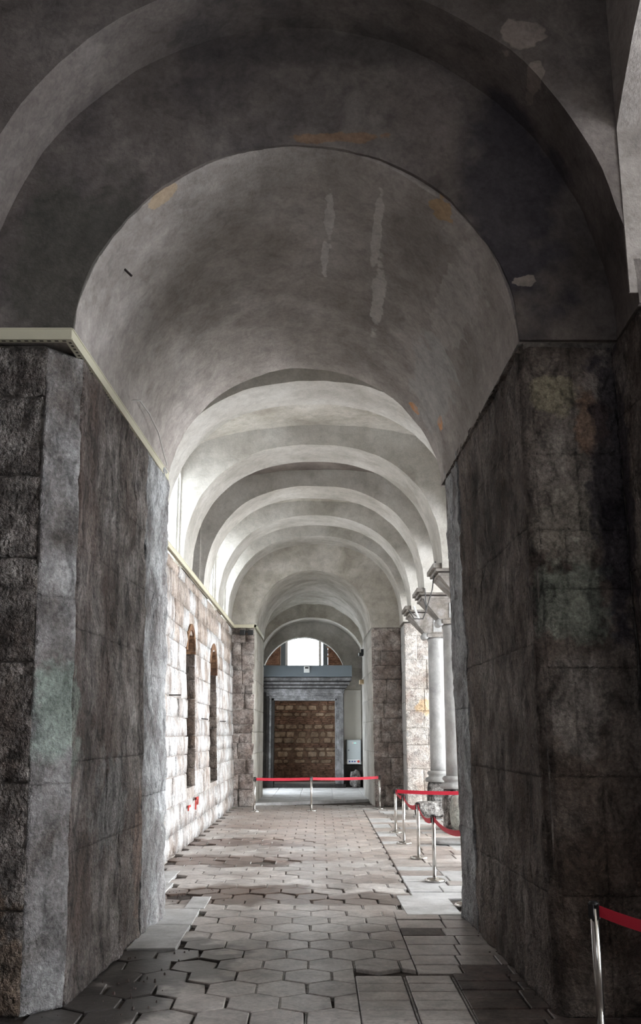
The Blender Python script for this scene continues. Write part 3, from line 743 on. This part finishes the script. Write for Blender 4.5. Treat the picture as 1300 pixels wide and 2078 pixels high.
ashlar(pfr, (2.60, 30.5, 0), (2.60, 29.22, 0), (2.60, 29.22, 5.56), (2.60, 30.5, 5.56), [.7, .9], 1.3, M['slab'], grid=.2, bulge=.006, amp=.015, joint=.006, name='plaster_panel')
cP = semi(-.25, 5.58, 1.89, 1.90, 48); cP1 = semi(-.27, 5.58, 1.83, 1.86, 48)
arch_block('passage_vault', M['plaster_bay'], ceil, 30.5, 35, cP, cP1, -4.2, 4.4, 10.6, ny=18, nr=8, amp=.025, sc=1.0)
# lobby
wll = MB().box(-4.2, -2.5, 35, 36.2, -.2, 6.0).box(-4.2, -2.5, 39.6, 41, -.2, 6.0).box(-4.2, -2.5, 36.2, 39.6, -.2, .5).box(-4.2, -2.5, 36.2, 39.6, 3.8, 6.0).build('wall_lobby_left', M['plaster_bay']); tag(wll, kind='structure')
wlr = MB().box(1.78, 4.4, 35, 41, -.2, 6.0).build('wall_lobby_right', M['plaster_rib']); tag(wlr, kind='structure')
cL = semi(-.36, 5.5, 2.14, 1.95, 44)
arch_block('lobby_vault', M['plaster_bay'], ceil, 34.98, 38.5, cL, cL, -4.2, 4.4, 10.6, ny=12, nr=4, amp=.05, sc=1.6)
cR = semi(-.36, 5.2, 2.1, 1.68, 44)
arch_block('lobby_arch', M['plaster_bay'], ceil, 38.5, 39.1, cR, cR, -4.2, 4.4, 10.6, ny=4, nr=5, amp=.015)
arch_block('lobby_vault', M['plaster_bay'], ceil, 39.1, 41, semi(-.36, 5.2, 2.14, 1.8, 44), semi(-.36, 5.2, 2.14, 1.8, 44), -4.2, 4.4, 10.6, ny=6, nr=3, amp=.015)
# door wall with lunette
wd = empty('wall_far'); tag(wd, kind='structure')
a0 = math.asin((5.0 - 4.51) / 1.81)
lun = semi(-.73, 4.51, 1.81, 1.81, 40, a0, PI - a0)
arch_block('lunette_wall', M['plaster_rib'], wd, 41, 41.5, lun, lun, -4.2, 4.4, 10.6, ny=3, nr=6, amp=.01)
MB().box(-4.2, -2.2, 41, 41.5, -.2, 5.0).box(.9, 4.4, 41, 41.5, -.2, 5.0).box(-2.2, .9, 41, 41.5, 3.85, 5.0).build('door_wall', M['plaster_bay'], wd)
# brown masonry room behind the doorway
wr = MB().box(-3.6, -1.87, 44.1, 44.4, -.2, 8).box(.35, 2.4, 44.1, 44.4, -.2, 8).box(-1.87, .35, 44.1, 44.4, -.2, 4.6).box(-1.87, .35, 44.1, 44.4, 7.4, 8).box(-3.7, -3.4, 41.5, 44.4, -.2, 8).box(2.2, 2.5, 41.5, 44.4, -.2, 8).build('wall_behind_door', M['brick_mortar']); tag(wr, kind='structure')
MB().box(-3.7, 2.5, 41.5, 44.4, 8, 8.2).build('room_ceiling', M['brick_mortar'], wr)
MB().box(-3.7, 2.5, 41.0, 44.4, -.4, .12).build('room_floor', M['slab'], wr)
z = .15; row = 0; nb = 0
while z < 4.55:
    stony = (.9 < z < 2.6) or (2.9 < z < 3.5)
    if stony and R.random() < .75: h = R.uniform(.16, .3); lens = (.25, .6); mm = M['rubble_stone']; nm = 'rubble_stone'
    else: h = .085; lens = (.3, .42); mm = M['brick']; nm = 'brick'
    x = -2.15 - R.uniform(0, .2)
    while x < .8:
        l = R.uniform(*lens)
        if nm == 'rubble_stone' and R.random() < .3: x += l * .4; continue
        p = R.uniform(.0, .03)
        if nb < 330 and (nm == 'rubble_stone' or True):
            mb = MB()
            j = .015
            if nm == 'rubble_stone':
                pts = [(x + j + R.uniform(0, .05), z + j), (x + l - j - R.uniform(0, .05), z + j + R.uniform(0, .02)), (x + l - j, z + h * .6), (x + l - j - R.uniform(0, .08), z + h - j), (x + j + R.uniform(0, .08), z + h - j), (x + j, z + h * .5)]
            else: pts = [(x + j, z + .012), (x + l - j, z + .012), (x + l - j, z + h - .012), (x + j, z + h - .012)]
            cxx = sum(q[0] for q in pts) / len(pts); czz = sum(q[1] for q in pts) / len(pts)
            mb.prism([(a, 44.12, b) for a, b in pts], [(cxx + (a - cxx) * .88, 44.06 - p, czz + (b - czz) * .88) for a, b in pts])
            mb.build(nm, mm, wr); nb += 1
        x += l
    z += h
bb = MB(); z = 4.6
while z < 7.2:
    for (xa, xb) in ((-2.7, -1.95), (.42, 1.3)):
        x = xa - R.uniform(0, .15)
        while x < xb:
            l = R.uniform(.26, .36); bb.box(x, min(x + l - .02, xb), 44.05 - R.uniform(0, .02), 44.12, z, z + .065); x += l
    z += .085
bb.build('brick_facing', M['brick'], wr)['kind'] = 'stuff'
# far window: three daylit lights in a grey blue frame
wf = empty('window_%d' % (nwin + 1), (-.76, 44.2, 4.6)); tag(wf, kind='structure')
fb = MB().box(-1.1, -.88, -.05, .05, 0, 2.8).box(.88, 1.1, -.05, .05, 0, 2.8).box(-1.1, 1.1, -.05, .05, 2.7, 2.8).box(-1.1, 1.1, -.05, .05, 0, .1)
fb.build('window_frame', M['frame_blue'], wf)
MB().box(-.88, -.76, -.03, .03, .1, 2.7).box(.68, .8, -.03, .03, .1, 2.7).build('sash', M['cabinet_light'], wf)
for k, (a, b) in enumerate(((-.86, -.2), (-.18, .34), (.36, .86))):
    MB().box(a, b, .0, .012, .1, 2.7).build('pane', M['pane_end'], wf)

wlo = empty('window_%d' % (nwin + 9), (-3.2, 37.6, .5)); tag(wlo, kind='structure')
MB().box(-.012, 0, -1.7, 1.7, 0, 3.4).build('pane', M['pane_lobby'], wlo)
MB().box(0, .05, -1.7, -1.6, 0, 4.2).box(0, .05, 1.6, 1.7, 0, 4.2).box(0, .05, -.05, .05, 0, 4.2).box(0, .05, -1.7, 1.7, 2, 2.1).build('window_frame', M['frame_blue'], wlo)
# ------------------------------------------------------------------ doorway: stepped marble frame, cornice, beam
df = empty('door_1', (-.68, 40.9, 0)); tag(df, kind='structure')
def dbox(x0, x1, y0, y1, z0, z1, nm, mat, b=.01):
    return MB().bevbox(x0 + .68, x1 + .68, y0 - 40.9, y1 - 40.9, z0, z1, b).build(nm, mat, df)
for (x0, x1, dy) in ((.62, .70, .30), (.70, .78, .37), (.78, .88, .45), (.88, .97, .52)):
    dbox(x0, x1, 40.95 - dy, 41.3, .15, 3.95, 'jamb_moulding', M['door_marble'])
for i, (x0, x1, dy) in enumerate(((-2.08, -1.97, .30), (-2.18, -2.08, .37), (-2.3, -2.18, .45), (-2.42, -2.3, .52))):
    dbox(x0, x1, 40.95 - dy, 41.3, .15, 3.95, 'jamb_moulding', M['door_marble_dark' if i != 1 else 'door_marble'])  # left jamb steps darkened to paint the side turned from the light
for (z0, z1, x1, dy) in ((3.60, 3.69, .80, .30), (3.69, 3.78, .88, .38), (3.78, 3.90, .97, .46), (3.90, 4.0, 1.0, .52)):
    dbox(-2.45, x1, 40.95 - dy, 41.3, z0, z1, 'lintel_moulding', M['door_marble'])
zc = 4.0
for (h, ext, dy) in ((.07, 1.03, .58), (.05, 1.06, .66), (.08, 1.12, .76), (.05, 1.15, .86), (.09, 1.22, .96), (.05, 1.25, 1.04), (.13, 1.30, 1.12)):
    dbox(-2.5, ext, 40.95 - dy, 41.2, zc, zc + h, 'cornice_moulding', M['door_marble'] if h > .06 else M['door_marble_dark'], .012); zc += h  # thin dark courses paint the shadow lines under the mouldings
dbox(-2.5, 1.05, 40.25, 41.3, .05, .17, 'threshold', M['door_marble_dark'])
dbox(-2.45, -1.95, 40.2, 41.0, .04, .3, 'jamb_base', M['door_marble_dark']); dbox(.6, 1.05, 40.2, 41.0, .04, .2, 'jamb_base', M['door_marble_dark'])
bm_ = MB().bevbox(-2.5, 1.32, 39.8, 40.2, 4.55, 5.02, .01).build('steel_beam', M['bluegrey']); tag(bm_, 'blue grey painted beam lying on the marble cornice of the far doorway', 'beam')
th = empty('thermostat', (-.58, 39.79, 4.72)); tag(th, 'small white sensor box with a dark screen on the blue grey beam', 'sensor')
MB().bevbox(-.12, .12, -.05, .01, 0, .26, .015).build('housing', M['white_plastic'], th); MB().box(-.07, .07, -.056, -.05, .16, .22).build('screen', M['black'], th)
# right of the doorway
pb = MB().bevbox(1.0, 1.74, 40.94, 41.01, 1.95, 4.05, .006).build('wall_board', M['panel_cream']); tag(pb, 'tall cream board fixed on the wall to the right of the marble doorway', 'board')
MB().box(1.0, 1.76, 40.9, 41.0, .03, .95).build('dark_panel', M['door_marble_dark'], wd)  # flat dark box under the cabinet, nothing is cut back
cb = empty('electrical_cabinet', (1.40, 40.75, .98)); tag(cb, 'grey electrical cabinet with a row of blue buttons right of the marble doorway', 'cabinet')
MB().bevbox(-.3, .3, -.1, .16, 0, .99, .012).build('body', M['cabinet'], cb)
dr = MB().bevbox(-.285, .285, -.125, -.1, .22, .975, .006).build('door', M['cabinet'], cb)
MB().box(-.25, -.19, -.14, -.124, .55, .58).build('latch', M['black'], dr)
lp = MB().bevbox(-.285, .285, -.125, -.1, .01, .20, .006).build('switch_panel', M['cabinet_light'], cb)
for i in range(3): MB().lathe([(.0, 0), (.03, 0), (.03, .03), (.0, .03)], 12, cap=False).build('button', M['blue_knob'], lp)
bts = [c for c in lp.children]
for i, o in enumerate(bts): o.rotation_euler = (PI / 2, 0, 0); o.location = (-.18 + i * .11, -.125, .11)
kn = MB().lathe([(.0, 0), (.05, 0), (.045, .04), (.0, .04)], 14, cap=False).build('emergency_knob', M['red_knob'], lp); kn.rotation_euler = (PI / 2, 0, 0); kn.location = (.19, -.125, .11)
for i, mt in enumerate(('lamp_red', 'lamp_green', 'lamp_green')):
    o = MB().lathe([(.0, 0), (.014, 0), (.012, .012), (.0, .014)], 10, cap=False).build('indicator', M[mt], dr); o.rotation_euler = (PI / 2, 0, 0); o.location = (-.04 + .06 * i, -.125, .86)
for a in (-.33, .3): MB().box(a, a + .03, -.05, .16, .1, 1.0).build('side_bracket', M['black'], cb)
# fallen stone under the cabinet
def rock(name, c, r, mat, seed=0, sub=3, amp=.25):
    bm = bmesh.new(); bmesh.ops.create_icosphere(bm, subdivisions=sub, radius=1)
    for v in bm.verts:
        q = v.co.copy(); m = max(abs(q.x), abs(q.y), abs(q.z)); q = q * (.45 + .55 / m)
        q *= 1 + amp * noise.fractal(q * 1.3 + Vector((seed * 3.1, seed, 0)), .8, 2, 4)
        v.co = Vector((q.x * r[0], q.y * r[1], q.z * r[2]))
    me = bpy.data.meshes.new(name); bm.to_mesh(me); bm.free(); me.materials.append(mat)
    for p in me.polygons: p.use_smooth = True
    o = bpy.data.objects.new(name, me); COL.objects.link(o); o.location = c; return o
o = rock('loose_stone', (1.45, 40.55, .38), (.22, .2, .34), M['rubble'], 5); tag(o, 'rough grey lump of stone on the floor under the electrical cabinet', 'stone')
# black lamp and wooden bracket on the right jamb of the far passage
sp = empty('spotlight', (1.50, 34.6, 5.08)); tag(sp, 'small black spotlight high on the right side of the far passage', 'lamp')
MB().bevbox(-.1, .08, -.12, .08, -.1, .03, .02).build('housing', M['black'], sp); MB().box(-.02, .08, -.02, .02, .02, .16).build('bracket', M['black'], sp)
wbk_ = MB().bevbox(1.42, 1.6, 34.3, 34.95, 3.98, 4.12, .01).build('wooden_block', M['wood']); tag(wbk_, 'pale wooden block jutting from the right side of the far passage', 'block')
# double floodlight on the left far pier
fl = empty('floodlight', (-2.38, 30.4, 5.40)); tag(fl, 'black twin floodlight under the cream tray on the far left pier', 'lamp')
for s_ in (-1, 1):
    MB().bevbox(s_ * .13 - .09, s_ * .13 + .09, -.2, -.02, -.09, .07, .02).build('lamp_head', M['black'], fl)
MB().box(-.06, .06, -.08, .06, .0, .05).build('bracket', M['black'], fl)
MB().tube([(-.1, .0, 0), (-.3, .04, -.02), (-.48, .04, 0)], .012).build('cable', M['cable_dark'], fl)

# ------------------------------------------------------------------ arcade: columns and wall on the right of the bay
wrt = empty('wall_right'); tag(wrt, kind='structure')
COLY = [16.4, 20.2, 23.65, 27.0]
edges = [12.7] + COLY + [30.5]
for i in range(5):
    a, b = edges[i], edges[i + 1]
    ra = a + (.0 if i == 0 else .45); rb_ = b - (.45 if i < 4 else 1.25)
    c = semi((ra + rb_) / 2, 5.76, (rb_ - ra) / 2 - .02, min((rb_ - ra) / 2, 1.4), 28)
    arch_block('arcade_arch', M['plaster_rib'], wrt, 2.97, 3.72, c, c, a, b, 7.75, ny=6, nr=4, lateral=True, amp=.012)
MB().box(2.97, 3.72, 12.7, 30.5, 7.72, 10.6).build('upper_wall', M['plaster_rib'], wrt)
def column(cx, cy, label):
    o = empty('marble_column', (cx, cy, 0)); tag(o, label, 'column', 'marble columns of the right arcade')
    p = [(.40, 0.0), (.42, .05), (.40, .10), (.33, .13), (.31, .17), (.35, .2), (.36, .24), (.33, .28), (.275, .30)]
    MB().lathe([(r_, z_ + 1.2 - .28 + .0) for r_, z_ in p], 28, cap=True).build('base', M['marble'], o, smooth=True)
    sh = [(.265, 1.22), (.262, 1.6), (.255, 2.8), (.243, 4.2), (.236, 4.78), (.26, 4.80), (.262, 4.85), (.24, 4.88)]
    s = MB().lathe(sh, 32).build('shaft', M['marble'], o, smooth=True)
    pd = rock('pedestal', (0, 0, .46), (.36, .36, .5), M['rubble'], cy, 4, .12); pd.parent = o
    # capital: ionic rolls, a tall splayed impost block and stepped abacus
    e = MB().bevbox(-.3, .3, -.33, .33, 4.88, 5.0, .03)
    e.build('echinus', M['marble_shade'], o)
    for sx in (-1, 1):
        vb = MB().lathe([(.0, -.3), (.09, -.3), (.10, -.22), (.07, 0), (.10, .22), (.09, .3), (.0, .3)], 16, cap=False)
        v = vb.build('volute', M['marble'], o, smooth=True); v.rotation_euler = (PI / 2, 0, 0); v.location = (sx * .33, 0, 4.93)
    bt, tp = 5.0, 5.48
    MB().prism([(-.36, -.33, bt), (.36, -.33, bt), (.36, .33, bt), (-.36, .33, bt)], [(-.78, -.52, tp), (.78, -.52, tp), (.78, .52, tp), (-.78, .52, tp)]).build('impost', M['marble_shade'], o)
    MB().prism([(-.12, -.36, bt + .03), (.12, -.36, bt + .03), (.12, -.30, bt + .03), (-.12, -.30, bt + .03)], [(-.12, -.50, tp - .1), (.12, -.50, tp - .1), (.12, -.44, tp - .1), (-.12, -.44, tp - .1)]).build('carved_panel', M['marble'], o)
    for k, (z0, z1, w_) in enumerate(((5.48, 5.54, .82), (5.54, 5.575, .78), (5.575, 5.64, .87), (5.64, 5.74, .93))):
        MB().bevbox(-w_, w_, -w_ * .66, w_ * .66, z0, z1, .008).build('abacus_moulding', M['marble_shade'] if k != 1 else M['iron'], o)  # recessed course set near black as a dark line
    return o
column(3.32, 16.4, 'marble column hidden behind the brown near right pier')
column(3.32, 20.2, 'marble column of which only a capital corner shows beside the right pier, topmost in view')
column(3.32, 23.65, 'marble column half hidden by the right pier, in shade, second capital from the pier')
column(3.32, 27.0, 'fully visible grey marble column on a pitted pedestal beside the pale far pier')
# cables hanging over the capitals
cbm = MB().tube([(2.45, 19.68, 5.78), (2.5, 20.8, 5.35), (2.55, 22.6, 5.1), (2.6, 23.1, 5.3), (2.5, 23.2, 5.76)], .014).build('hanging_cable', M['cable_dark']); tag(cbm, 'thin dark cable slung from the topmost capital down to the next one', 'cable')
cbm = MB().tube([(2.58, 23.0, 5.72), (2.62, 23.02, 5.2), (2.55, 23.3, 5.0), (2.5, 25, 5.2), (2.48, 26.3, 5.6), (2.75, 26.35, 5.4)], .014).build('hanging_cable', M['cable_dark']); tag(cbm, 'thin dark cable looping between the two lower capitals', 'cable')
o = MB().tube([(2.62, 26.2, 5.7), (2.75, 26.2, 5.35)], .028).build('white_tube', M['white_plastic']); tag(o, 'short white tube leaning on the front of the farthest capital', 'tube')
# stones round the column foot
o = rock('fallen_column_drum', (3.0, 26.25, .26), (.5, .22, .2), M['rubble'], 9, 3, .1); tag(o, 'dark round edged stone lying in front of the column pedestal', 'stone')
o = rock('stone_block', (3.42, 22.7, .42), (.42, .4, .42), M['block_green'], 3, 3, .04); tag(o, 'grey green squared block on the floor at the edge of the right pier', 'stone')
o = rock('loose_slab', (2.75, 20.4, .05), (.42, .3, .06), M['slab'], 12, 3, .1); tag(o, 'flat pale slab lying on the floor behind the row of barrier posts', 'stone')

# ------------------------------------------------------------------ nave beyond the arcade
nf = MB().box(4.6, 15, -4, 41, -.2, 0).build('floor_nave', M['slab']); tag(nf, kind='structure')
nw = MB()
NW = [(0.5, 4.5), (7, 11), (13.5, 17.5), (20, 24), (26.5, 30.5)]
py = -4
for a, b in NW: nw.box(14.6, 15, py, a, 0, 12); py = b
nw.box(14.6, 15, py, 36, 0, 12)
for a, b in NW: nw.box(14.6, 15, a, b, 0, 1.5); nw.box(14.6, 15, a, b, 9.5, 12)
nwo = nw.build('wall_nave', M['plaster_bay']); tag(nwo, kind='structure')
x = MB().box(3.72, 15, -4.3, -4, 0, 12).build('wall_nave_back', M['plaster_bay']); tag(x, kind='structure')
x = MB().box(4.4, 15, 36, 36.3, 0, 12).build('wall_nave_end', M['plaster_bay']); tag(x, kind='structure')
x = MB().box(3.5, 15, -4, 36.3, 12, 12.3).build('ceiling_nave', M['plaster_bay']); tag(x, kind='structure')
x = MB().box(3.72, 4.6, -4, 36, 10.6, 12).build('wall_nave_upper', M['plaster_bay']); tag(x, kind='structure')
for i, (a, b) in enumerate(NW):
    w = empty('window_%d' % (nwin + 2 + i), (14.8, (a + b) / 2, 1.5)); tag(w, kind='structure')
    MB().box(0, .02, -2, 2, 0, 8).build('pane', M['pane_near'] if i < 2 else M['pane_nave'], w)
    fb = MB()
    for k in range(5): fb.box(-.06, .0, -2 + k * .97, -1.9 + k * .97, 0, 8)
    for k in range(5): fb.box(-.06, .0, -2, 2, k * 1.97, k * 1.97 + .1)
    fb.build('window_frame', M['frame_blue'], w)

# ------------------------------------------------------------------ barrier posts
def make_post(x, y, label, belt_to=None, sag=.05, z_top=.97, group='steel belt barrier posts'):
    o = empty('barrier_post', (x, y, 0)); tag(o, label, 'barrier post', group)
    MB().lathe([(.0, 0), (.155, 0), (.16, .012), (.155, .028), (.12, .04), (.04, .05), (.03, .06)], 28, cap=False).build('base', M['steel'], o, smooth=True)
    MB().lathe([(.031, .04), (.031, .93)], 20).build('pole', M['steel'], o, smooth=True)
    cp = MB().lathe([(.033, .955), (.036, .958), (.036, .972), (.028, .98), (.0, .982)], 20, cap=False)
    for k in range(4):
        a = k * PI / 2 + (0 if not belt_to else math.atan2(belt_to[1] - y, belt_to[0] - x))
        c, s = math.cos(a), math.sin(a)
        v = [(c * r_ - s * t_, s * r_ + c * t_, z_) for z_ in (.86, .965) for (r_, t_) in ((.028, -.014), (.042, -.014), (.042, .014), (.028, .014))]
        cp.add(v, [(3, 2, 1, 0), (4, 5, 6, 7), (0, 1, 5, 4), (1, 2, 6, 5), (2, 3, 7, 6), (3, 0, 4, 7)])
    cp.build('cap', M['black'], o)
    if belt_to:
        dx, dy = belt_to[0] - x, belt_to[1] - y; L = math.hypot(dx, dy); ux, uy = dx / L, dy / L; n = 18
        v = []; f = []
        for i in range(n + 1):
            t = i / n; d = .04 + (L - .08) * t; z = .915 - sag * 4 * t * (1 - t)
            tilt = .012 * math.sin(t * PI)
            for (sd, zz, k) in ((-.001, -.04, -1), (.001, -.04, -1), (.001, .04, 1), (-.001, .04, 1)):
                v.append((ux * d - uy * (sd + tilt * k), uy * d + ux * (sd + tilt * k), z + zz))
        for i in range(n):
            for k in range(4): f.append((i * 4 + k, i * 4 + (k + 1) % 4, (i + 1) * 4 + (k + 1) % 4, (i + 1) * 4 + k))
        f.append((3, 2, 1, 0)); f.append((n * 4, n * 4 + 1, n * 4 + 2, n * 4 + 3))
        b = obj('belt', v, f, M['red'], o, fix=True); b['label'] = 'red retractable belt'
    return o
make_post(-1.93, 28.6, 'steel barrier post standing at the corner of the far left pier', (-.27, 28.85), .015)
make_post(-.27, 28.85, 'middle steel barrier post of the three in front of the far doorway', (1.8, 29.7), .02)
make_post(1.8, 29.7, 'steel barrier post in front of the far right pier, end of the doorway row')
make_post(1.73, 22.6, 'farthest post of the row along the right, where the long red belt turns off', (3.45, 22.0), .02)
make_post(1.73, 20.4, 'second farthest post of the row along the right side', (1.73, 22.6), .05)
make_post(1.79, 18.04, 'third post of the row along the right, counted from the pier', (1.73, 20.4), .1)
make_post(1.76, 15.34, 'free standing post of the right row nearest to the pier, full base in view', (1.79, 18.04), .12)
make_post(1.92, 13.2, 'steel barrier post mostly hidden behind the corner of the brown right pier', (1.76, 15.34), .08)
make_post(3.45, 22.0, 'steel barrier post hidden behind the right pier beside the green block')
make_post(2.05, 7.52, 'nearest steel barrier post in front of the brown right pier, belt running to the right', (3.3, 6.4), .1)

# ------------------------------------------------------------------ small things on walls and vaults
def nail(p, d, L, label):
    p = Vector(p); d = Vector(d).normalized()
    o = MB().tube([p - d * .04, p + d * L], .012, 6).build('iron_nail', M['iron']); tag(o, label, 'nail', 'iron nails left in the masonry'); return o
nail((-2.74, 17.5, 2.9), (1, -.1, 0), .18, 'black iron nail in the white left wall between the near pier and the first niche')
nail((-2.74, 22.4, 2.55), (1, -.1, -.1), .12, 'black iron nail in the white wall between the two niches')
nail((-2.76, 26.6, 2.55), (1, 0, 0), .14, 'black iron nail in the white wall beyond the second niche')
nail((-2.0, 8.76, 6.83), (.7, 0, -.7), .1, 'black iron nail sticking out of the near vault, low on its left side')
o = MB().tube([(-2.2, 10.3, 5.98), (-2.14, 10.5, 6.05), (-2.1, 10.9, 6.03), (-2.07, 11.4, 5.95), (-2.07, 11.8, 5.82), (-2.06, 12.1, 5.72)], .009).build('thin_cable', M['cable']); tag(o, 'thin pale cable looping over the near vault just above the cream tray', 'cable')
# red paint marks on the left wall
rp = MB()
for (y0, y1, z0, z1) in ((19.95, 20.25, .74, .78), (19.95, 20.0, .68, .74), (21.1, 21.16, .62, .86), (21.1, 21.5, .82, .87), (21.44, 21.5, .7, .87)):
    rp.box(-2.705, -2.68, y0, y1, z0, z1)
rp.build('red_marks', M['redpaint'], wl)
print('blocks', NBLK[0], 'objects', len(bpy.data.objects))
